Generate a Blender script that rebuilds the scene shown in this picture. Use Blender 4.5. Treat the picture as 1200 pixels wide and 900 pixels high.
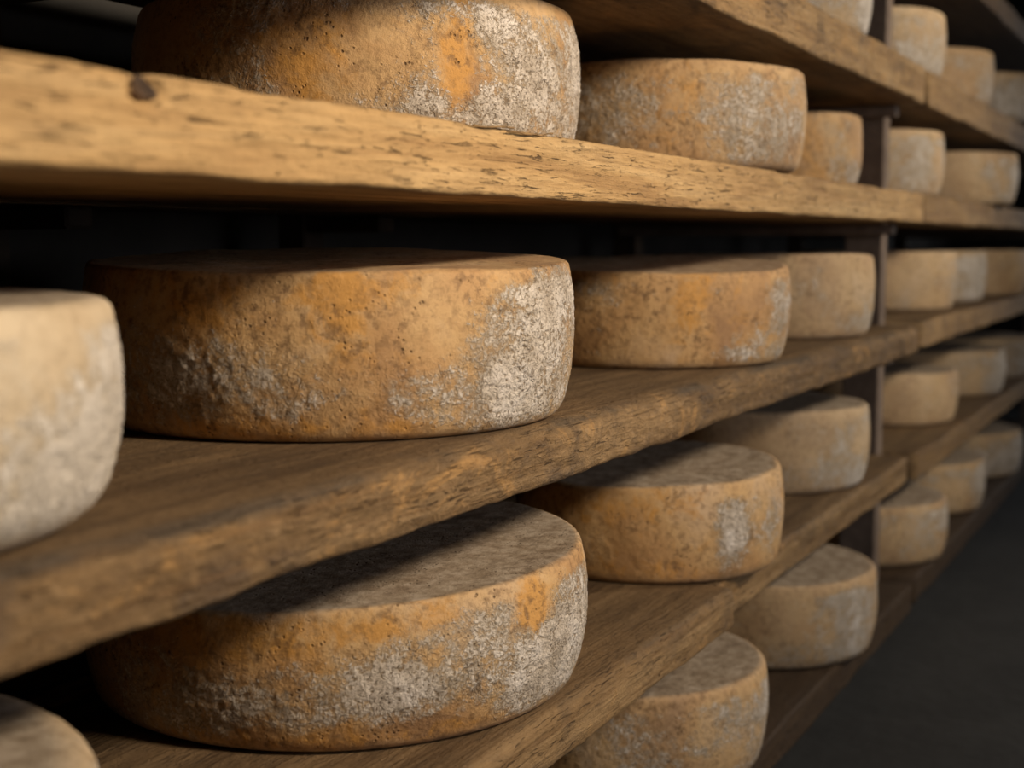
import bpy, math, random
import numpy as np
from mathutils import Matrix, Vector

for o in list(bpy.data.objects):
    bpy.data.objects.remove(o)
scene = bpy.context.scene
COL = scene.collection
random.seed(4)

# ------------------------------------------------------------------ camera
# x runs along the shelves away from the camera, y goes into the shelves, z is up
cam_data = bpy.data.cameras.new('camera')
cam = bpy.data.objects.new('camera', cam_data)
COL.objects.link(cam)
F = Vector((0.88678747, 0.45120868, -0.10009351)).normalized()
R = Vector((0.45333151, -0.89134034, -0.00171644)).normalized()
U = R.cross(F).normalized()
cam.matrix_world = Matrix(((R.x, U.x, -F.x, 0), (R.y, U.y, -F.y, 0), (R.z, U.z, -F.z, 0), (0, 0, 0, 1)))
cam_data.sensor_width = 36.0
cam_data.lens = 1640.85 / 1200.0 * 36.0
cam_data.clip_start = 0.02
cam_data.dof.use_dof = True
cam_data.dof.focus_distance = 1.22
cam_data.dof.aperture_fstop = 4.6
scene.camera = cam

# ------------------------------------------------------------------ light
scene.view_settings.view_transform = 'Standard'
scene.view_settings.look = 'None'
scene.view_settings.gamma = 1.0
scene.view_settings.use_curve_mapping = False
scene.view_settings.exposure = 0.0
world = bpy.data.worlds.new('world')
scene.world = world
world.use_nodes = True
world.node_tree.nodes['Background'].inputs['Color'].default_value = (0.5, 0.55, 0.62, 1)
world.node_tree.nodes['Background'].inputs['Strength'].default_value = 0.05


def area_lamp(name, loc, target, size, power, color, shape='DISK'):
    d = bpy.data.lights.new(name, 'AREA')
    d.shape = shape
    d.size = size
    d.energy = power
    d.color = color
    o = bpy.data.objects.new(name, d)
    COL.objects.link(o)
    o.location = loc
    o.rotation_euler = (Vector(target) - Vector(loc)).to_track_quat('-Z', 'Y').to_euler()
    return o


# warm lamps hung along the aisle and a cooler one further on
def shaded_lamp(name, loc, target, cone, power, color, radius):
    d = bpy.data.lights.new(name, 'SPOT')
    d.spot_size = math.radians(cone)
    d.spot_blend = 1.0
    d.shadow_soft_size = radius
    d.energy = power
    d.color = color
    o = bpy.data.objects.new(name, d)
    COL.objects.link(o)
    o.location = loc
    o.rotation_euler = (Vector(target) - Vector(loc)).to_track_quat('-Z', 'Y').to_euler()
    return o


shaded_lamp('aisle_lamp', (0.82, -0.86, 0.76), (0.82, 0.55, 0.40), 98.0, 136.0, (1.0, 0.83, 0.62), 0.15)
shaded_lamp('aisle_lamp', (2.65, -0.9, 0.85), (2.6, 0.6, 0.2), 112.0, 80.0, (1.0, 0.86, 0.67), 0.12)
area_lamp('daylight_opening', (6.6, -0.75, 0.35), (2.0, 0.2, -0.4), 1.0, 9.0, (0.92, 0.95, 1.0), 'SQUARE')
area_lamp('added_fill_light', (1.4, -2.12, 0.30), (1.4, 0.6, -0.25), 0.8, 17.0, (0.96, 0.96, 1.0), 'SQUARE')  # added soft fill to lift the dark wheel tops, no known source


# ------------------------------------------------------------------ helpers
def hash3(i, j, k, s):
    n = (i.astype(np.int64) * 374761393 + j.astype(np.int64) * 668265263 + k.astype(np.int64) * 2147483647 + s * 1274126177) & 0xFFFFFFFF
    n = ((n ^ (n >> 13)) * 1274126177) & 0xFFFFFFFF
    n = ((n ^ (n >> 16)) * 2246822519) & 0xFFFFFFFF
    n = n ^ (n >> 15)
    return (n & 0xFFFFFF) / float(0xFFFFFF)


def vnoise(P, s=0):
    """value noise in about -1..1 at points P (n,3)"""
    I = np.floor(P).astype(np.int64)
    f = P - I
    u = f * f * f * (f * (f * 6 - 15) + 10)
    r = 0
    for a in (0, 1):
        wa = u[:, 0] if a else 1 - u[:, 0]
        for b in (0, 1):
            wb = u[:, 1] if b else 1 - u[:, 1]
            for c in (0, 1):
                wc = u[:, 2] if c else 1 - u[:, 2]
                r = r + wa * wb * wc * hash3(I[:, 0] + a, I[:, 1] + b, I[:, 2] + c, s)
    return r * 2 - 1


def fbm(P, s=0, oct=3, gain=0.5):
    t, a, n = 0, 1.0, 0
    for o in range(oct):
        t = t + a * vnoise(P * (2.03 ** o) + 11.7 * o, s + o * 17)
        n += a
        a *= gain
    return t / n


def smooth(x, a, b):
    t = np.clip((x - a) / (b - a), 0, 1)
    return t * t * (3 - 2 * t)


def mesh_obj(name, V, faces, mat, parent=None, attrs=None, smooth_shade=True):
    me = bpy.data.meshes.new(name)
    me.from_pydata([tuple(v) for v in V], [], faces)
    if smooth_shade:
        me.polygons.foreach_set('use_smooth', [True] * len(me.polygons))
    for k, a in (attrs or {}).items():
        at = me.attributes.new(k, 'FLOAT', 'POINT')
        at.data.foreach_set('value', np.asarray(a, dtype=np.float32))
    me.materials.append(mat)
    o = bpy.data.objects.new(name, me)
    COL.objects.link(o)
    if parent:
        o.parent = parent
    return o


def tag(o, label=None, category=None, group=None, kind=None):
    if label: o['label'] = label
    if category: o['category'] = category
    if group: o['group'] = group
    if kind: o['kind'] = kind
    return o


class NT:
    def __init__(self, name):
        self.m = bpy.data.materials.new(name)
        self.m.use_nodes = True
        self.t = self.m.node_tree
        self.b = self.t.nodes['Principled BSDF']

    def n(self, typ, **kw):
        n = self.t.nodes.new(typ)
        for k, v in kw.items():
            if k.startswith('i_'):
                n.inputs[k[2:].replace('_', ' ')].default_value = v
            else:
                setattr(n, k, v)
        return n

    def l(self, a, b):
        self.t.links.new(a, b)

    def val(self, x, sock):
        if isinstance(x, (int, float)):
            sock.default_value = x
        elif isinstance(x, tuple):
            sock.default_value = x
        else:
            self.l(x, sock)

    def math(self, op, a, b=0.0, clamp=False):
        n = self.n('ShaderNodeMath', operation=op)
        n.use_clamp = clamp
        self.val(a, n.inputs[0])
        self.val(b, n.inputs[1])
        return n.outputs[0]

    def vmath(self, op, a, b):
        n = self.n('ShaderNodeVectorMath', operation=op)
        self.val(a, n.inputs[0])
        self.val(b, n.inputs[1])
        return n.outputs[0]

    def noise(self, vec, scale, detail=4.0, rough=0.55, dist=0.0):
        n = self.n('ShaderNodeTexNoise')
        self.l(vec, n.inputs['Vector'])
        n.inputs['Scale'].default_value = scale
        n.inputs['Detail'].default_value = detail
        n.inputs['Roughness'].default_value = rough
        n.inputs['Distortion'].default_value = dist
        return n.outputs['Fac']

    def ramp(self, fac, stops, interp='LINEAR'):
        n = self.n('ShaderNodeValToRGB')
        cr = n.color_ramp
        cr.interpolation = interp
        while len(cr.elements) < len(stops):
            cr.elements.new(0.5)
        for e, (p, c) in zip(cr.elements, stops):
            e.position = p
            e.color = (c, c, c, 1) if isinstance(c, (int, float)) else (*c, 1)
        self.l(fac, n.inputs['Fac'])
        return n.outputs['Color']

    def mix(self, fac, a, b, blend='MIX'):
        n = self.n('ShaderNodeMix', data_type='RGBA', blend_type=blend)
        self.val(fac, n.inputs[0])
        self.val(a if not (isinstance(a, tuple) and len(a) == 3) else (*a, 1), n.inputs[6])
        self.val(b if not (isinstance(b, tuple) and len(b) == 3) else (*b, 1), n.inputs[7])
        return n.outputs[2]

    def attr(self, name, obj=False):
        n = self.n('ShaderNodeAttribute', attribute_name=name)
        n.attribute_type = 'OBJECT' if obj else 'GEOMETRY'
        return n.outputs['Fac']

    def bump(self, h, strength, dist):
        n = self.n('ShaderNodeBump')
        n.inputs['Strength'].default_value = strength
        n.inputs['Distance'].default_value = dist
        self.l(h, n.inputs['Height'])
        self.l(n.outputs['Normal'], self.b.inputs['Normal'])

    def seeded(self, seedname):
        tc = self.n('ShaderNodeTexCoord')
        s = self.attr(seedname, True)
        c = self.n('ShaderNodeCombineXYZ')
        self.l(s, c.inputs[0])
        self.l(self.math('MULTIPLY', s, 1.7), c.inputs[1])
        self.l(self.math('MULTIPLY', s, 0.6), c.inputs[2])
        return self.vmath('ADD', tc.outputs['Object'], c.outputs[0])


# ------------------------------------------------------------------ materials
def make_rind():
    k = NT('cheese_rind')
    v = k.seeded('rind_seed')
    pale = k.attr('rind_pale', True)
    mold = k.attr('mold')
    amber = k.attr('amber')
    face = k.attr('face')
    low = k.noise(v, 9.0, 4.0, 0.55, 0.4)
    base = k.ramp(low, [(0.28, (0.36, 0.205, 0.10)), (0.43, (0.49, 0.285, 0.125)), (0.55, (0.58, 0.37, 0.175)),
                        (0.70, (0.57, 0.40, 0.25))])
    am = k.math('ADD', amber, k.math('MULTIPLY', k.math('SUBTRACT', k.noise(v, 45.0, 5.0, 0.65, 0.6), 0.5), 2.6))
    am = k.ramp(am, [(0.32, 0.0), (0.85, 0.85)])
    base = k.mix(am, base, (0.58, 0.29, 0.068))
    base = k.mix(pale, base, k.ramp(k.noise(v, 13.0, 4.0, 0.55), [(0.35, (0.55, 0.43, 0.285)), (0.6, (0.68, 0.555, 0.39))]))
    # fine brown mottling of the bare rind
    mott = k.noise(v, 120.0, 5.0, 0.68)
    mlow = k.ramp(k.noise(v, 17.0, 3.0, 0.6), [(0.36, 0.25), (0.60, 1.0)])
    mf = k.math('MULTIPLY', k.math('MULTIPLY', k.ramp(mott, [(0.38, 0.75), (0.52, 0.0)]), mlow), k.math('SUBTRACT', 1.0, k.math('MULTIPLY', pale, 0.8)))
    base = k.mix(mf, base, (0.17, 0.095, 0.045))
    # crusty white mould in short threads with dark gaps
    worm = k.noise(v, 330.0, 4.0, 0.62, 0.7)
    mid = k.noise(v, 75.0, 4.0, 0.6, 0.5)
    mm = k.math('ADD', mold, k.math('MULTIPLY', k.math('SUBTRACT', worm, 0.5), k.math('SUBTRACT', 2.3, k.math('MULTIPLY', pale, 1.9))))
    mm = k.math('ADD', mm, k.math('MULTIPLY', k.math('SUBTRACT', mid, 0.5), 1.5))
    mask = k.ramp(mm, [(0.50, 0.0), (0.80, 1.0)])
    coat = k.ramp(k.math('ADD', mold, k.math('MULTIPLY', k.math('SUBTRACT', mid, 0.5), 1.6)), [(0.28, 0.0), (0.72, 0.72)])
    base = k.mix(coat, base, k.mix(pale, (0.52, 0.43, 0.32), (0.66, 0.575, 0.46)))
    white = k.ramp(k.noise(v, 30.0, 4.0, 0.6), [(0.35, (0.48, 0.40, 0.32)), (0.50, (0.70, 0.61, 0.52)), (0.66, (0.84, 0.765, 0.70))])
    gap = k.math('MULTIPLY', k.ramp(worm, [(0.34, 1.0), (0.47, 0.0)]), k.ramp(mold, [(0.15, 0.0), (0.55, 0.7)]))
    gap = k.math('MULTIPLY', gap, k.math('SUBTRACT', 1.0, k.math('MULTIPLY', pale, 0.85)))
    white = k.mix(k.math('MULTIPLY', pale, 0.6), white, (0.72, 0.645, 0.55))
    c = k.mix(k.math('MULTIPLY', mask, 0.88), base, white)
    c = k.mix(gap, c, (0.20, 0.14, 0.085))
    # cracks in the crust
    wv = k.n('ShaderNodeTexNoise')
    k.l(v, wv.inputs['Vector'])
    wv.inputs['Scale'].default_value = 60.0
    wv.inputs['Detail'].default_value = 4.0
    wsc = k.n('ShaderNodeVectorMath', operation='SCALE')
    k.l(wv.outputs['Color'], wsc.inputs[0])
    wsc.inputs['Scale'].default_value = 0.03
    vc = k.n('ShaderNodeTexVoronoi', feature='DISTANCE_TO_EDGE')
    k.l(k.vmath('ADD', v, wsc.outputs[0]), vc.inputs['Vector'])
    vc.inputs['Scale'].default_value = 75.0
    crk = k.math('MULTIPLY', k.ramp(vc.outputs['Distance'], [(0.015, 1.0), (0.08, 0.0)]), k.ramp(k.noise(v, 42.0, 4.0, 0.65), [(0.52, 0.0), (0.64, 1.0)]))
    crk = k.math('MULTIPLY', crk, k.ramp(mold, [(0.22, 0.06), (0.5, 1.0)]))
    crk = k.math('MULTIPLY', crk, k.math('SUBTRACT', 1.0, k.math('MULTIPLY', pale, 0.9)))
    c = k.mix(k.math('MULTIPLY', crk, 0.6), c, (0.14, 0.095, 0.06))
    # grey brown bloom on the flat faces
    fgrey = k.ramp(k.noise(v, 60.0, 5.0, 0.7), [(0.36, (0.20, 0.155, 0.115)), (0.5, (0.33, 0.27, 0.21)), (0.64, (0.46, 0.39, 0.32))])
    c = k.mix(k.math('MULTIPLY', face, 0.85), c, fgrey)
    # small dark pits
    vo = k.n('ShaderNodeTexVoronoi')
    k.l(v, vo.inputs['Vector'])
    vo.inputs['Scale'].default_value = 190.0
    pit = k.ramp(vo.outputs['Distance'], [(0.12, 1.0), (0.28, 0.0)])
    pitsel = k.ramp(k.noise(v, 34.0, 3.0, 0.6), [(0.52, 0.0), (0.66, 1.0)])
    pm = k.math('MULTIPLY', k.math('MULTIPLY', pit, pitsel), k.math('SUBTRACT', 1.0, k.math('MULTIPLY', pale, 0.8)))
    c = k.mix(k.math('MULTIPLY', pm, 0.7), c, (0.09, 0.05, 0.025))
    k.l(c, k.b.inputs['Base Color'])
    k.b.inputs['Roughness'].default_value = 0.68
    k.b.inputs['Specular IOR Level'].default_value = 0.3
    h = k.math('MULTIPLY', worm, k.math('ADD', k.math('MULTIPLY', mold, 1.1, True), 0.18))
    h = k.math('ADD', h, k.math('MULTIPLY', mask, 0.2))
    h = k.math('SUBTRACT', h, k.math('MULTIPLY', pm, 0.5))
    h = k.math('SUBTRACT', h, k.math('MULTIPLY', crk, 0.3))
    h = k.math('ADD', h, k.math('MULTIPLY', mott, 0.3))
    k.bump(h, 0.9, 0.0036)
    return k.m


def make_wood():
    k = NT('shelf_wood')
    v = k.seeded('wood_seed')
    tone = k.attr('wood_tone', True)
    blot = k.attr('wood_blotch', True)
    darkening = k.attr('wood_darken', True)
    top = k.attr('face')
    g1 = k.noise(k.vmath('MULTIPLY', v, (2.2, 38.0, 38.0)), 1.0, 5.0, 0.6, 0.7)
    g2 = k.noise(k.vmath('MULTIPLY', v, (14.0, 260.0, 260.0)), 1.0, 4.0, 0.6, 0.3)
    light = k.ramp(g1, [(0.30, (0.34, 0.19, 0.075)), (0.50, (0.53, 0.33, 0.14)), (0.68, (0.63, 0.42, 0.20))])
    dark = k.ramp(g1, [(0.30, (0.10, 0.058, 0.027)), (0.50, (0.17, 0.103, 0.047)), (0.68, (0.25, 0.156, 0.074))])
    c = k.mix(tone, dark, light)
    # weathered dark and rubbed pale blotches
    b = k.noise(k.vmath('MULTIPLY', v, (9.0, 17.0, 17.0)), 1.0, 6.0, 0.68, 1.0)
    bd = k.ramp(b, [(0.36, 1.0), (0.50, 0.0)])
    bl = k.ramp(b, [(0.58, 0.0), (0.66, 1.0)])
    c = k.mix(k.math('MULTIPLY', bd, k.math('MULTIPLY', blot, 0.85)), c, (0.095, 0.065, 0.042))
    c = k.mix(k.math('MULTIPLY', bl, k.math('MULTIPLY', blot, 0.7)), c, (0.50, 0.28, 0.10))
    fb = k.noise(k.vmath('MULTIPLY', v, (70.0, 110.0, 110.0)), 1.0, 5.0, 0.7, 1.0)
    c = k.mix(k.math('MULTIPLY', k.ramp(fb, [(0.36, 1.0), (0.50, 0.0)]), k.math('MULTIPLY', blot, 0.42)), c, (0.10, 0.06, 0.03))
    c = k.mix(k.math('MULTIPLY', k.ramp(fb, [(0.56, 0.0), (0.68, 1.0)]), k.math('MULTIPLY', blot, 0.35)), c, (0.50, 0.32, 0.16))
    # pores and short dark cracks along the grain
    dash = k.noise(k.vmath('MULTIPLY', v, (30.0, 330.0, 330.0)), 1.0, 4.0, 0.65, 1.0)
    strk = k.noise(k.vmath('MULTIPLY', v, (4.5, 140.0, 140.0)), 1.0, 3.0, 0.6, 0.5)
    c = k.mix(k.math('MULTIPLY', k.ramp(strk, [(0.30, 1.0), (0.42, 0.0)]), 0.55), c, (0.17, 0.09, 0.035))
    sel = k.ramp(k.noise(v, 16.0, 3.0, 0.6), [(0.38, 0.0), (0.56, 1.0)])
    dm = k.math('MULTIPLY', k.ramp(dash, [(0.33, 1.0), (0.42, 0.0)]), sel)
    c = k.mix(k.math('MULTIPLY', dm, 0.8), c, (0.06, 0.032, 0.015))
    c = k.mix(k.math('MULTIPLY', k.ramp(g2, [(0.36, 1.0), (0.55, 0.0)]), 0.30), c, (0.16, 0.085, 0.03))
    # upper faces stained grey brown by the wheels
    c = k.mix(k.math('MULTIPLY', top, 0.8), c, k.ramp(g1, [(0.32, (0.08, 0.048, 0.025)), (0.66, (0.20, 0.128, 0.066))]))
    crest = k.ramp(top, [(0.0, 0.0), (0.25, 1.0), (0.75, 0.6), (1.0, 0.0)])
    grime = k.math('MULTIPLY', k.math('MULTIPLY', crest, blot), k.ramp(k.noise(k.vmath('MULTIPLY', v, (6.0, 12.0, 12.0)), 1.0, 4.0, 0.6), [(0.44, 0.0), (0.58, 0.8)]))
    c = k.mix(grime, c, (0.075, 0.058, 0.042))
    c = k.mix(darkening, c, (0.035, 0.02, 0.011))  # evenly darkens whole planks: the lowest ones and the far topmost
    k.l(c, k.b.inputs['Base Color'])
    k.b.inputs['Roughness'].default_value = 0.7
    k.b.inputs['Specular IOR Level'].default_value = 0.3
    h = k.math('ADD', k.math('MULTIPLY', g1, 1.0), k.math('MULTIPLY', g2, 0.45))
    h = k.math('SUBTRACT', h, k.math('MULTIPLY', dm, 0.7))
    h = k.math('ADD', h, k.math('MULTIPLY', k.noise(v, 120.0, 4.0, 0.65), 0.5))
    h = k.math('ADD', h, k.math('MULTIPLY', fb, k.math('MULTIPLY', blot, 1.2)))
    k.bump(h, 0.85, 0.0038)
    return k.m


def make_plain(name, c1, c2, scale, rough=0.85, bump=0.3, dist=0.01):
    k = NT(name)
    tc = k.n('ShaderNodeTexCoord')
    n = k.noise(tc.outputs['Object'], scale, 6.0, 0.62)
    k.l(k.ramp(n, [(0.35, c1), (0.66, c2)]), k.b.inputs['Base Color'])
    k.b.inputs['Roughness'].default_value = rough
    k.bump(k.noise(tc.outputs['Object'], scale * 5, 5.0, 0.6), bump, dist)
    return k.m


RIND = make_rind()
WOOD = make_wood()
POST = make_plain('dark_post_wood', (0.14, 0.10, 0.075), (0.23, 0.17, 0.13), 18.0)
REAR = make_plain('shade_toned_rear_wood', (0.025, 0.016, 0.01), (0.05, 0.032, 0.02), 18.0)  # near-black colour puts the shade of the shelf depths into the wood
KNOT = make_plain('knot_wood', (0.03, 0.016, 0.008), (0.10, 0.05, 0.02), 90.0, 0.8, 0.6, 0.002)
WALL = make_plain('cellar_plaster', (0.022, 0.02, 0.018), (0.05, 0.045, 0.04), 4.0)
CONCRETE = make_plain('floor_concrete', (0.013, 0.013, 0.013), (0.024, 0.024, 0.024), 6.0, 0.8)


# ------------------------------------------------------------------ the room
def slab(name, x0, x1, y0, y1, z0, z1, mat):
    V = [(x, y, z) for x in (x0, x1) for y in (y0, y1) for z in (z0, z1)]
    Fc = [(0, 1, 3, 2), (4, 6, 7, 5), (0, 4, 5, 1), (2, 3, 7, 6), (0, 2, 6, 4), (1, 5, 7, 3)]
    o = mesh_obj(name, V, Fc, mat, smooth_shade=False)
    return o


FLOOR_Z = -0.735
CEIL_Z = 1.55
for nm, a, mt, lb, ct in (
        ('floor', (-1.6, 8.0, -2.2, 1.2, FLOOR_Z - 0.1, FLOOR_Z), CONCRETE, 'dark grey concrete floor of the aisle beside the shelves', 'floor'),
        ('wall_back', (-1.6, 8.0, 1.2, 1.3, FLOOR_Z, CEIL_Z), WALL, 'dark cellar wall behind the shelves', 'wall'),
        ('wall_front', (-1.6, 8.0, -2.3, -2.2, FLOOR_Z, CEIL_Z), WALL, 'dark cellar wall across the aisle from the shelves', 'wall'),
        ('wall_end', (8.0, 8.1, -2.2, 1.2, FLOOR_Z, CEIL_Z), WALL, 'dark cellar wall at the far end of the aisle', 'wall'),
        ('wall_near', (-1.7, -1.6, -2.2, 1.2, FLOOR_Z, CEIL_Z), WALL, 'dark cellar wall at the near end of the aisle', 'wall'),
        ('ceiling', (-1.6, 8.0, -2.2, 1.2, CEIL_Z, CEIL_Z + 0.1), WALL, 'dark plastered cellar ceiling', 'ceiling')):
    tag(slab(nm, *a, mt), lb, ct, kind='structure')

def added_window():  # made-up pane and frame standing behind the added fill light
    w = slab('added_window_1', 0.96, 1.84, -2.195, -2.185, -0.14, 0.74, make_plain('added_window_glass', (0.5, 0.55, 0.6), (0.6, 0.65, 0.7), 2.0, 0.2, 0.0))
    tag(w, 'made-up pane and frame behind the added fill light', 'added_window', kind='structure')
    for (x0, x1, z0, z1) in ((0.92, 0.96, -0.18, 0.78), (1.84, 1.88, -0.18, 0.78), (0.96, 1.84, -0.18, -0.14), (0.96, 1.84, 0.74, 0.78), (1.385, 1.415, -0.14, 0.74)):
        f_ = slab('added_window_frame', x0, x1, -2.199, -2.16, z0, z1, POST)
        f_.parent = w
added_window()

# ------------------------------------------------------------------ shelf planks
TOP = {'Z': 0.585, 'A': 0.3155, 'B': 0.0885, 'C': -0.1525, 'D': -0.3965, 'E': -0.638}
THICK = {'Z': 0.055, 'A': 0.066, 'B': 0.0525, 'C': 0.051, 'D': 0.048, 'E': 0.05}


def plank(label, lv, x0, x1, y0, y1, tone, blotch, seed, rnd=(0.005, 0.004), rough=0.003, step=0.012,
          fine=None, dents=(), dz=0.0, thick=None, darken=0.0):
    """sawn board along x; front edge at y0 is worn: rnd = (upper, lower) edge radius"""
    zt = TOP[lv] + dz
    T = thick or THICK[lv]
    xs = [x0]
    while xs[-1] < x1 - 1e-6:
        x = xs[-1]
        s = fine[2] if fine and fine[0] <= x < fine[1] else step
        xs.append(min(x + s, x1))
    if xs[-1] - xs[-2] < 1e-3:
        xs[-2] = xs[-1]; xs.pop()
    xs = np.array(xs)
    nf = 13 if fine else 7
    ru, rl = rnd
    sec = []                       # cross section (depth from front, height from top, face weight)
    W = y1 - y0
    for d in (W, W * 0.7, W * 0.4, W * 0.2, max(ru * 2.2, 0.03)):
        sec.append((d, 0.0, 1.0))
    for a in np.linspace(0, math.pi / 2, 7):
        sec.append((ru - ru * math.sin(a), -(ru - ru * math.cos(a)), float(1 - min(1, a / 0.9))))
    for t in np.linspace(0, 1, nf)[1:-1]:
        sec.append((0.0, -(ru + (T - ru - rl) * t), 0.0))
    for a in np.linspace(0, math.pi / 2, 5):
        sec.append((rl - rl * math.cos(a), -(T - rl + rl * math.sin(a)), 0.0))
    for d in (0.03, W * 0.2, W * 0.5, W):
        sec.append((d, -T, 0.0))
    sec = np.array(sec)
    ns, nx = len(sec), len(xs)
    X = np.repeat(xs, ns)
    D = np.tile(sec[:, 0], nx)
    Z = np.tile(sec[:, 1], nx)
    FW = np.tile(sec[:, 2], nx)
    edge = np.clip(1 - D / 0.05, 0, 1)
    P = np.stack([X, D, Z], 1)
    n1 = fbm(P * np.array([7, 14, 14]) + seed, int(seed), 3)
    n2 = fbm(P * np.array([30, 90, 90]) + seed, int(seed) + 5, 3)
    n3 = fbm(np.stack([X * 5, X * 0, X * 0], 1) + seed, int(seed) + 9, 3)
    push = edge * (rough * (0.8 * n1 + 0.45 * n2) + rough * 1.0 * n3)
    Dn = D + push
    # nibbled corners: lower the crest, raise the lower arris
    nib = np.clip(fbm(np.stack([X * 16, Z * 0, X * 0], 1) + seed * 3, int(seed) + 2, 3), 0, 1)
    Zn = Z - edge * np.clip(1 + Z / (0.45 * T), 0, 1) * rough * 1.6 * nib
    low = np.clip((-Z - 0.55 * T) / (0.45 * T), 0, 1)
    Zn = Zn + edge * low * rough * 1.0 * np.clip(fbm(np.stack([X * 12, Z * 0, X * 0], 1) + seed * 5, 3, 3), -0.3, 1)
    for (dx, dzz, rx, rz, dep) in dents:
        g = np.exp(-((X - dx) / rx) ** 2 - ((Z - dzz) / rz) ** 2) * (D < 0.03)
        Dn = Dn + dep * g
    V = np.stack([X, y0 + Dn, Zn], 1)
    faces = []
    for i in range(nx - 1):
        for j in range(ns - 1):
            a = i * ns + j
            faces.append((a, a + 1, a + ns + 1, a + ns))
        a = i * ns
        faces.append((a + ns - 1, a, a + ns, a + 2 * ns - 1))
    faces.append(tuple(range(ns))[::-1])
    faces.append(tuple(range((nx - 1) * ns, nx * ns)))
    xm = (x0 + x1) / 2
    V[:, 0] -= xm
    V[:, 2] -= 0
    o = mesh_obj('shelf_plank', V, faces, WOOD, attrs={'face': FW})
    o.location = (xm, 0, zt)
    o['wood_tone'] = tone
    o['wood_blotch'] = blotch
    o['wood_darken'] = darken
    o['wood_seed'] = seed * 1.37
    tag(o, label, 'shelf plank', 'wooden shelf planks')
    return o


BF, BB = 0.88, 1.04          # front boards end, back boards end
FX = (2.628, 2.676)          # bays meet here
# upper bright plank
pb = plank('pale golden plank with a knot hole, under the top left cheese wheel', 'B', -0.15, FX[0] + 0.004, 0.5, BF, 0.92, 0.14, 3.1,
           rnd=(0.004, 0.004), rough=0.0028, fine=(0.38, 1.5, 0.0035), dents=[(0.572, -0.0085, 0.011, 0.0065, 0.016)])
pc = plank('brown blotchy round-edged plank under the big centre wheel and the pale left wheel', 'C', -0.15, FX[0] - 0.003, 0.5, BF, 0.10, 1.0, 7.7,
           rnd=(0.020, 0.007), rough=0.0045, fine=(0.36, 1.5, 0.004))
pd = plank('brown plank under the big wheel with white mould, ending short at a butt joint', 'D', -0.15, 1.533, 0.492, BF, 0.2, 0.5, 12.3,
           rnd=(0.012, 0.006), rough=0.0035, fine=(0.75, 1.53, 0.005))
plank('brown plank past the butt joint, lowest but one before the post', 'D', 1.541, FX[0], 0.512, BF, 0.22, 0.5, 15.9,
      rnd=(0.008, 0.005), rough=0.003, step=0.008)
plank('olive brown plank at the top right, in front of the post', 'A', -0.15, FX[0] + 0.004, 0.5, BF, 0.55, 0.75, 21.4,
      rnd=(0.006, 0.005), rough=0.004, step=0.008)
plank('dark low plank nearest the floor on this side of the post', 'E', -0.15, FX[0], 0.5, BF, 0.1, 0.4, 25.2, rough=0.003, darken=0.86)
plank('highest plank above the near bay of shelves', 'Z', -0.15, FX[0], 0.5, BF, 0.4, 0.5, 28.8, rough=0.003, step=0.03)
BAY2 = {'Z': 'dim plank in the very top right corner beyond the post',
        'A': 'plank carrying the high row of wheels beyond the post',
        'B': 'plank beyond the post continuing the bright plank',
        'C': 'plank beyond the post continuing the blotchy round-edged plank',
        'D': 'blurred plank beyond the post under the middle pale wheels',
        'E': 'dark blurred plank beyond the post nearest the floor'}
for i, (lv, lb) in enumerate(BAY2.items()):
    plank(lb, lv, FX[1], 5.3, 0.503, BF, {'Z': 0.35, 'A': 0.5, 'B': 0.55, 'C': 0.45, 'D': 0.25, 'E': 0.1}[lv], 0.5, 33.3 + 4.1 * i,
          rough=0.004, step=0.02, dz=0.006 if lv == 'C' else 0.0, darken={'E': 0.86, 'Z': 0.65}.get(lv, 0.0))
NAMES = {'Z': 'topmost', 'A': 'second highest', 'B': 'third highest', 'C': 'third lowest', 'D': 'second lowest', 'E': 'lowest'}
for i, lv in enumerate('ZABCDE'):
    plank('narrow rear board of the %s shelf, near bay' % NAMES[lv], lv, -0.15, FX[0], 0.892, BB, 0.3, 0.3, 61.0 + i * 2.9, step=0.06, rough=0.002)
    plank('narrow rear board of the %s shelf, far bay' % NAMES[lv], lv, FX[1], 5.3, 0.892, BB, 0.3, 0.3, 81.0 + i * 2.9, step=0.06, rough=0.002)

# the knot in the bright plank: a ragged plug at the bottom of its hole
def knot():
    n, V, Fc = 16, [], []
    for r_, dpt in ((1.0, 0.002), (0.72, 0.0), (0.35, 0.0018)):
        for i in range(n):
            a = i / n * 2 * math.pi
            q = r_ * (1 + 0.16 * math.sin(3 * a + 1) + 0.1 * math.sin(7 * a))
            V.append((0.0105 * q * math.cos(a), dpt * 1.5, 0.0056 * q * math.sin(a)))
    V.append((0, 0.0025, 0))
    for k_ in range(2):
        for i in range(n):
            j = (i + 1) % n
            Fc.append((k_ * n + i, k_ * n + j, (k_ + 1) * n + j, (k_ + 1) * n + i))
    for i in range(n):
        Fc.append((2 * n + i, 2 * n + (i + 1) % n, 3 * n))
    o = mesh_obj('knot', V, Fc, KNOT, pb)
    o.location = (0.572 - pb.location.x, 0.5035, -0.0085)
    o.rotation_euler = (0, math.radians(18), 0)
    o['label'] = 'black knot hole in the pale edge'
knot()


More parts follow.
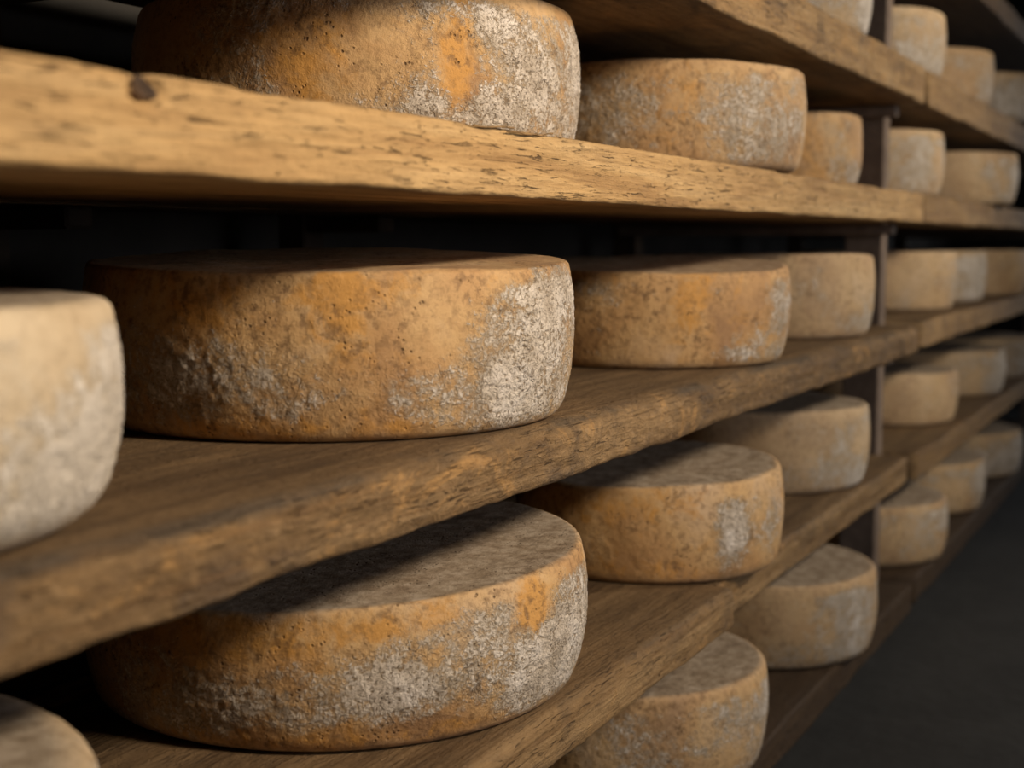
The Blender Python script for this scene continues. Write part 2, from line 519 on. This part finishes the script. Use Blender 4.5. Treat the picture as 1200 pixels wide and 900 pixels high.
def splinter(cx, z, L, w, t, rot, seed, y=0.5):
    n = 14
    V, Fc = [], []
    for i in range(n):
        s = i / (n - 1)
        wd = w * math.sin(math.pi * (0.06 + 0.9 * s)) ** 0.7
        x = (s - 0.5) * L
        zz = 0.0005 * math.sin(s * 9 + seed) + 0.0022 * s * s
        for (a, b) in ((-wd, 0), (0, t), (wd, 0), (0, -t)):
            V.append((x, a, zz + b))
    for i in range(n - 1):
        for j in range(4):
            k_ = (j + 1) % 4
            Fc.append((i * 4 + j, i * 4 + k_, i * 4 + 4 + k_, i * 4 + 4 + j))
    Fc.append((0, 1, 2, 3)); Fc.append(((n - 1) * 4 + 3, (n - 1) * 4 + 2, (n - 1) * 4 + 1, (n - 1) * 4))
    o = mesh_obj('splinter', V, Fc, WOOD, pb, attrs={'face': [0.35] * len(V)})
    o.location = (cx - pb.location.x, y, z)
    o.rotation_euler = (0.2, rot, 0.02)
    o['wood_tone'] = 0.7; o['wood_blotch'] = 0.4; o['wood_seed'] = seed
splinter(0.955, -0.0012, 0.070, 0.0016, 0.0008, -0.02, 2.0, 0.501)
splinter(1.000, -0.0030, 0.055, 0.0014, 0.0008, 0.03, 5.0, 0.4995)
splinter(1.040, -0.0015, 0.040, 0.0015, 0.0007, -0.05, 7.0, 0.501)


# ------------------------------------------------------------------ rack frames
def bar(name, x0, x1, y0, y1, z0, z1, parent, mat=POST, bev=0.003):
    cx, cy, cz = (x0 + x1) / 2, (y0 + y1) / 2, (z0 + z1) / 2
    hx, hy, hz = (x1 - x0) / 2, (y1 - y0) / 2, (z1 - z0) / 2
    import bmesh
    bm = bmesh.new()
    bmesh.ops.create_cube(bm, size=2)
    for v in bm.verts:
        v.co = Vector((v.co.x * hx, v.co.y * hy, v.co.z * hz))
    bmesh.ops.bevel(bm, geom=bm.edges[:], offset=bev, segments=1, affect='EDGES')
    me = bpy.data.meshes.new(name)
    bm.to_mesh(me); bm.free()
    me.materials.append(mat)
    o = bpy.data.objects.new(name, me)
    COL.objects.link(o)
    o.parent = parent
    o.location = Vector((cx, cy, cz)) - parent.location
    return o


def rack_frame(x0, x1, label, sides=(1, 1)):
    e = bpy.data.objects.new('rack_frame', None)
    COL.objects.link(e)
    e.location = ((x0 + x1) / 2, 0.6, FLOOR_Z)
    bar('post', x0, x1, 0.570, 0.640, FLOOR_Z, 0.9, e)
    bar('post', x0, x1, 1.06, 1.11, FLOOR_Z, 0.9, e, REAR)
    for lv in 'ZABCDE':
        zb = TOP[lv] - THICK[lv]
        if sides[0]:
            bar('bearer', x0 - 0.031, x0 - 0.001, 0.545, 1.09, zb - 0.022, zb - 0.0015, e)
        if sides[1]:
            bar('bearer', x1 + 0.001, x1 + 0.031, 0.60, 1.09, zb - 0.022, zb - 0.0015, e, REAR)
    tag(e, label, 'rack frame', 'rack frames')
rack_frame(2.6345, 2.6745, 'dark upright post with bearers between the two shelf bays')
rack_frame(5.304, 5.342, 'rack upright at the far end of the far bay', (1, 0))
rack_frame(-0.195, -0.154, 'rack upright at the near end of the shelves', (0, 1))


def rear_post(x, label, lv=None):
    e = bpy.data.objects.new('rear_upright', None)
    COL.objects.link(e)
    e.location = (x, 1.085, FLOOR_Z)
    bar('post', x - 0.022, x + 0.022, 1.062, 1.105, FLOOR_Z, 0.9, e, REAR)
    for l_ in 'ZABCDE':
        zb = TOP[l_] - THICK[l_]
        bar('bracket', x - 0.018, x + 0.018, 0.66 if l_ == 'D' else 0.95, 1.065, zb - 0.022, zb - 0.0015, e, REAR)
    tag(e, label, 'upright', 'rear uprights')
rear_post(0.985, 'brown rear upright in the dark gap at the left edge')
rear_post(1.52, 'rear upright in the dark behind the big wheels')
rear_post(3.9, 'rear upright in the dark of the far bay')


# ------------------------------------------------------------------ cheese wheels
def wheel(label, lv, X, Y, r, h, seed, wedge=0.0, patch=300.0, mould=0.0, bias=0.35, pale=0.0, orange=0.6,
          hi=True, group='cheese wheels on the racks', dz=0.0, bulge=0.045, edge=0.006, taper=0.02, lump=1.0, face=1.0,
          patches=(), wedge_az=34.0, eb=0.012):
    nt = 640 if hi else 128
    nside = 72 if hi else 20
    rb, rt = r * (1 - bulge - taper), r * (1 - bulge + taper)
    et = edge
    side = []
    for t in np.linspace(0, 1, nside):
        tm = 0.60
        q = (tm - t) / tm if t < tm else (t - tm) / (1 - tm)
        rho = r - (r - rb) * q ** 2.2 if t < tm else r - (r - rt) * q ** 2.0
        side.append((rho, t))
    prof = []                                # rho, z (0..1 of height), face weight
    nc = 10 if hi else 5
    for q in np.linspace(0, 1, nc)[:-1]:
        prof.append(((rb - eb) * q, 0.0, 1.0))
    tb, tt = eb / h, et / h
    for q in np.linspace(0, 1, 7)[:-1]:
        a = (1 - q) ** 2; b = 2 * q * (1 - q); c = q * q
        s1 = np.interp(tb, [s[1] for s in side], [s[0] for s in side])
        prof.append((a * (rb - eb) + b * rb + c * s1, c * tb, 1 - q))
    for rho, t in side:
        if tb <= t <= 1 - tt:
            prof.append((rho, t, 0.0))
    s2 = np.interp(1 - tt, [s[1] for s in side], [s[0] for s in side])
    for q in np.linspace(0, 1, 8)[1:]:
        a = (1 - q) ** 2; b = 2 * q * (1 - q); c = q * q
        prof.append((a * s2 + b * rt + c * (rt - et * 1.4), a * (1 - tt) + b + c, q ** 2))
    nct = 36 if hi else 6
    for q in np.linspace(1, 0, nct)[1:]:
        prof.append(((rt - et * 1.4) * q, 1.0, 1.0))
    prof = np.array(prof)
    prof[0, 0] = 0
    npf = len(prof)
    th = np.linspace(0, 2 * np.pi, nt, endpoint=False)
    rho = prof[1:-1, 0]; zz = prof[1:-1, 1]; fw = prof[1:-1, 2]
    m = npf - 2
    RH = np.repeat(rho, nt); ZZ = np.repeat(zz, nt); FW = np.repeat(fw, nt); TH = np.tile(th, m)
    RH = np.append(RH, [0, 0]); ZZ = np.append(ZZ, [0.0, 1.0]); FW = np.append(FW, [1.0, 1.0]); TH = np.append(TH, [0, 0])
    x = RH * np.cos(TH); y = RH * np.sin(TH); z = ZZ * h
    P = np.stack([x, y, z], 1)
    sd = int(seed * 10)
    off = seed * 3.17
    # mould mask, heavier towards local +x
    dirb = RH / r * np.cos(TH - math.radians(patch))
    mo = fbm(P * np.array([11, 11, 15]) + off, sd + 31, 4)
    M = 0.30 + mould + bias * dirb + 0.75 * mo - 0.25 * (FW > 0.5)
    M = M - 0.55 * smooth(ZZ, 0.84, 0.96) * (1 - 0.5 * np.clip(mould * 3, 0, 1)) - 0.3 * smooth(ZZ, 0.12, 0.02)
    A = orange * 0.55 * (0.15 + fbm(P * 16 + off + 5, sd + 41, 3))
    view = math.atan2(Y, X) + math.pi
    for kind, ps, pt, ws, wt, amt in patches:
        dth = (TH - (view + math.asin(ps)) + math.pi) % (2 * math.pi) - math.pi
        g = amt * np.exp(-(dth / math.radians(ws)) ** 2 - ((ZZ - pt) / wt) ** 2) * (FW < 0.9)
        if kind == 'm':
            M = M + g
        else:
            A = A + g
            M = M - 0.7 * g
    M = np.clip(M, -0.3, 0.95)
    Mk = np.clip(M, 0, 1)
    # lumps and crust
    l1 = fbm(P * 13 + off, sd, 2)
    l2 = fbm(P * 48 + off, sd + 3, 3)
    crust = fbm(P * 190 + off, sd + 7, 3) if hi else 0
    crk = np.abs(fbm(P * np.array([40, 40, 62]) + off * 2, sd + 13, 3))
    nrm_r = 1 - FW
    disp = lump * (0.0020 * l1 + 0.0007 * l2) + 0.0012 * crust * (0.25 + Mk) - (0.0012 * smooth(crk, 0.05, 0.0) * smooth(M, 0.35, 0.7) if hi else 0)
    x = x + np.cos(TH) * disp * nrm_r
    y = y + np.sin(TH) * disp * nrm_r
    # uneven height and slightly wavy upper rim
    va = math.radians(wedge_az)                  # the higher side
    hz = 1 + wedge * (x * math.cos(va) + y * math.sin(va)) / r
    rim = 0.0022 * fbm(np.stack([np.cos(TH) * 1.6, np.sin(TH) * 1.6, TH * 0], 1) + off, sd + 21, 2) * smooth(RH / r, 0.3, 0.9)
    z = z * hz + (ZZ ** 3) * rim + np.where((FW > 0.5) & (ZZ > 0.5), disp * 0.7 - 0.004 * smooth(1 - RH / r, 0.05, 0.9) * 0.5, 0)
    z = np.maximum(z, 0.0)
    V = np.stack([x, y, z], 1)
    faces = []
    for i in range(m - 1):
        a0 = i * nt
        for j in range(nt):
            k_ = (j + 1) % nt
            faces.append((a0 + j, a0 + k_, a0 + nt + k_, a0 + nt + j))
    cb, ct = m * nt, m * nt + 1
    for j in range(nt):
        k_ = (j + 1) % nt
        faces.append((cb, k_, j))
        faces.append((ct, (m - 1) * nt + j, (m - 1) * nt + k_))
    o = mesh_obj('cheese_wheel', V, faces, RIND, attrs={'mold': M, 'amber': A, 'face': FW * face})
    o.location = (X, Y, TOP[lv] + dz + 0.0004)
    o['rind_seed'] = seed * 2.3
    o['rind_pale'] = pale
    tag(o, label, 'cheese wheel', group)
    return o


# near wheels
wheel('big orange-tan wheel in the centre with a grey-white right end, on the blotchy plank', 'C', 1.049, 0.715, 0.217, 0.139, 1.3,
      wedge=0.06, patch=318, mould=-0.16, bias=0.1, orange=0.7, face=0.35, edge=0.0045,
      patches=[('m', .86, .5, 30, .8, .66), ('m', .65, .2, 10, .25, .45), ('m', -.2, .38, 17, .28, .55), ('m', -.25, .84, 14, .12, .35),
               ('m', .36, .62, 12, .3, -.45), ('m', -.68, .45, 14, .5, .35), ('m', .33, .3, 8, .15, .3),
               ('a', .03, .72, 7, .3, .8), ('a', -.42, .8, 12, .2, .7), ('a', .15, .92, 18, .1, .6), ('a', -.1, .08, 30, .08, .5)])
wheel('big golden wheel with white mould, low in the centre, partly roofed by the plank above', 'D', 1.057, 0.717, 0.228, 0.121, 2.9,
      wedge=0.085, wedge_az=325.0, patch=296, mould=0.0, bias=0.12, orange=0.6, edge=0.0045,
      patches=[('m', .72, .42, 20, .42, .62), ('m', .9, .6, 14, .5, .4), ('m', .3, .42, 16, .26, .45), ('m', -.5, .42, 24, .35, .38), ('m', 0.0, .35, 14, .25, .3),
               ('a', .70, .82, 5, .22, 1.3), ('a', -.35, .85, 20, .2, .8), ('a', .15, .88, 16, .12, .7), ('a', -.1, .1, 40, .1, .6)])
wheel('big mottled wheel cut by the top edge of the picture, half in shadow', 'B', 1.222, 0.795, 0.224, 0.138, 4.4,
      patch=290, mould=0.0, bias=0.1, orange=0.5, taper=0.0, edge=0.005,
      patches=[('m', .75, .45, 18, .5, .6), ('m', .95, .5, 12, .6, .45), ('m', .25, .3, 6, .4, .3), ('m', .45, .8, 12, .2, .4),
               ('m', .08, .55, 9, .4, -.4), ('a', .38, .5, 5, .4, 1.1), ('a', -.2, .45, 10, .35, .9), ('m', -.35, .3, 6, .3, .4)])
wheel('pale cream blurred wheel cut by the left edge of the picture', 'C', 0.462, 0.705, 0.207, 0.124, 5.6,
      patch=255, mould=0.0, bias=0.1, pale=0.9, orange=0.0, bulge=0.06, edge=0.008, eb=0.022, lump=1.2, taper=0.03,
      patches=[('m', .75, .35, 20, .3, .6)])
wheel('blurred greyish wheel peeking from the bottom left corner', 'D', 0.415, 0.682, 0.205, 0.122, 6.2,
      patch=250, mould=0.25, bias=0.1, pale=0.5, orange=0.0, edge=0.016)
wheel('orange-brown wheel with white right end, right of the big centre wheel', 'C', 1.727, 0.674, 0.180, 0.126, 7.3,
      wedge=0.07, patch=315, mould=-0.15, bias=0.1, orange=0.5, face=0.7, edge=0.005,
      patches=[('m', .92, .5, 12, .6, .6), ('m', .6, .12, 14, .2, .5), ('a', .28, .65, 8, .35, 1.0), ('a', .6, .6, 5, .3, .4),
               ('m', -.35, .5, 20, .4, .25), ('m', .45, .8, 12, .2, .3)])
wheel('golden wheel with a white crusty patch on its right, on the second lowest plank', 'D', 1.640, 0.640, 0.168, 0.121, 8.8,
      patch=312, mould=-0.25, bias=0.1, orange=0.7, taper=0.01, edge=0.006, wedge=0.05, wedge_az=350.0,
      patches=[('m', .58, .45, 9, .5, .95), ('m', .9, .5, 14, .6, .45), ('m', -.35, .4, 8, .3, .35), ('a', .0, .8, 25, .2, .6), ('a', .1, .15, 20, .2, .6)])
wheel('pinkish grey wheel with a white right end on the upper bright plank', 'B', 1.732, 0.660, 0.182, 0.126, 9.1,
      patch=300, mould=0.0, bias=0.1, orange=0.2, pale=0.1,
      patches=[('m', .6, .45, 18, .4, .5), ('m', .92, .5, 12, .6, .3), ('a', .1, .65, 12, .3, .6), ('m', -.3, .3, 15, .3, .3)])
wheel('dim wheel at the bottom edge of the picture, on the lowest plank', 'E', 1.592, 0.655, 0.180, 0.125, 10.7,
      patch=320, mould=0.0, bias=0.25, pale=0.15, orange=0.4)
# further wheels of the near bay
wheel('plain tan wheel just left of the post, on the blotchy plank', 'C', 2.285, 0.690, 0.180, 0.134, 11.9, hi=False, mould=-0.15, pale=0.35, orange=0.3, patch=310)
wheel('pale pinkish wheel just left of the post, on the second lowest plank', 'D', 2.275, 0.694, 0.185, 0.133, 12.6, hi=False, mould=0.05, pale=0.45, orange=0.2, patch=310, edge=0.007)
wheel('dim pinkish wheel just left of the post, on the lowest plank', 'E', 2.155, 0.655, 0.190, 0.130, 13.2, hi=False, mould=-0.05, pale=0.25, orange=0.5, patch=310, edge=0.007)
wheel('small-looking orange wheel left of the post, on the upper bright plank', 'B', 2.36, 0.722, 0.170, 0.122, 14.5, hi=False, mould=-0.2, pale=0.15, orange=0.9, patches=[('a', .3, .55, 25, .4, .8)], patch=300)
wheel('wheel cut by the top edge, left of the post on the high plank', 'A', 2.205, 0.690, 0.185, 0.125, 15.1, hi=False, mould=0.1, pale=0.4, patch=300)
# wheels of the far bay
G2 = 'cheese wheels on the racks'
for lb, lv, X, Y, r, h, sd, pl, mo, dz_ in (
        ('yellowish wheel right of the post, on the highest row in view', 'A', 2.860, 0.680, 0.172, 0.128, 16.3, 0.45, 0.1, 0),
        ('second blurred wheel right of the post on the highest row', 'A', 3.47, 0.685, 0.180, 0.125, 17.8, 0.3, 0.0, 0),
        ('blurred wheel at the right edge on the highest row', 'A', 4.0, 0.66, 0.180, 0.125, 18.4, 0.3, 0.2, 0),
        ('pale yellow wheel right of the post, on the plank continuing the bright one', 'B', 2.868, 0.668, 0.162, 0.128, 19.9, 0.4, 0.05, 0),
        ('blurred wheel at the right edge, on the plank continuing the bright one', 'B', 3.60, 0.64, 0.180, 0.124, 20.2, 0.4, 0.1, 0),
        ('pinkish wheel right of the post, level with the big centre wheel', 'C', 3.14, 0.700, 0.180, 0.128, 21.7, 0.4, -0.1, 0.006),
        ('pale blurred wheel second right of the post, level with the centre wheel', 'C', 3.60, 0.705, 0.180, 0.126, 22.3, 0.5, 0.3, 0.006),
        ('tan blurred wheel at the right edge, level with the centre wheel', 'C', 4.12, 0.67, 0.180, 0.126, 23.5, 0.3, -0.2, 0.006),
        ('pinkish wheel right of the post, on the second lowest far plank', 'D', 3.185, 0.700, 0.182, 0.115, 25.8, 0.4, -0.05, 0),
        ('greyish blurred wheel second right of the post, on the second lowest far plank', 'D', 3.85, 0.692, 0.185, 0.117, 26.6, 0.45, 0.25, 0),
        ('blurred wheel cut by the right edge, on the second lowest far plank', 'D', 4.38, 0.68, 0.185, 0.120, 27.2, 0.4, 0.1, 0),
        ('grey-brown wheel right of the post, on the lowest far plank', 'E', 2.885, 0.668, 0.185, 0.122, 28.9, 0.25, 0.1, 0),
        ('pinkish grey blurred wheel second right of the post, on the lowest far plank', 'E', 3.475, 0.684, 0.190, 0.122, 29.4, 0.3, 0.05, 0),
        ('grey blurred wheel at the right edge, on the lowest far plank', 'E', 4.06, 0.672, 0.190, 0.122, 30.7, 0.35, 0.25, 0)):
    wheel(lb, lv, X, Y, r, h, sd, hi=False, mould=mo - 0.15, pale=pl, orange=0.3, patch=300 + (sd * 37) % 40 - 20, dz=dz_, edge=0.006, group=G2)
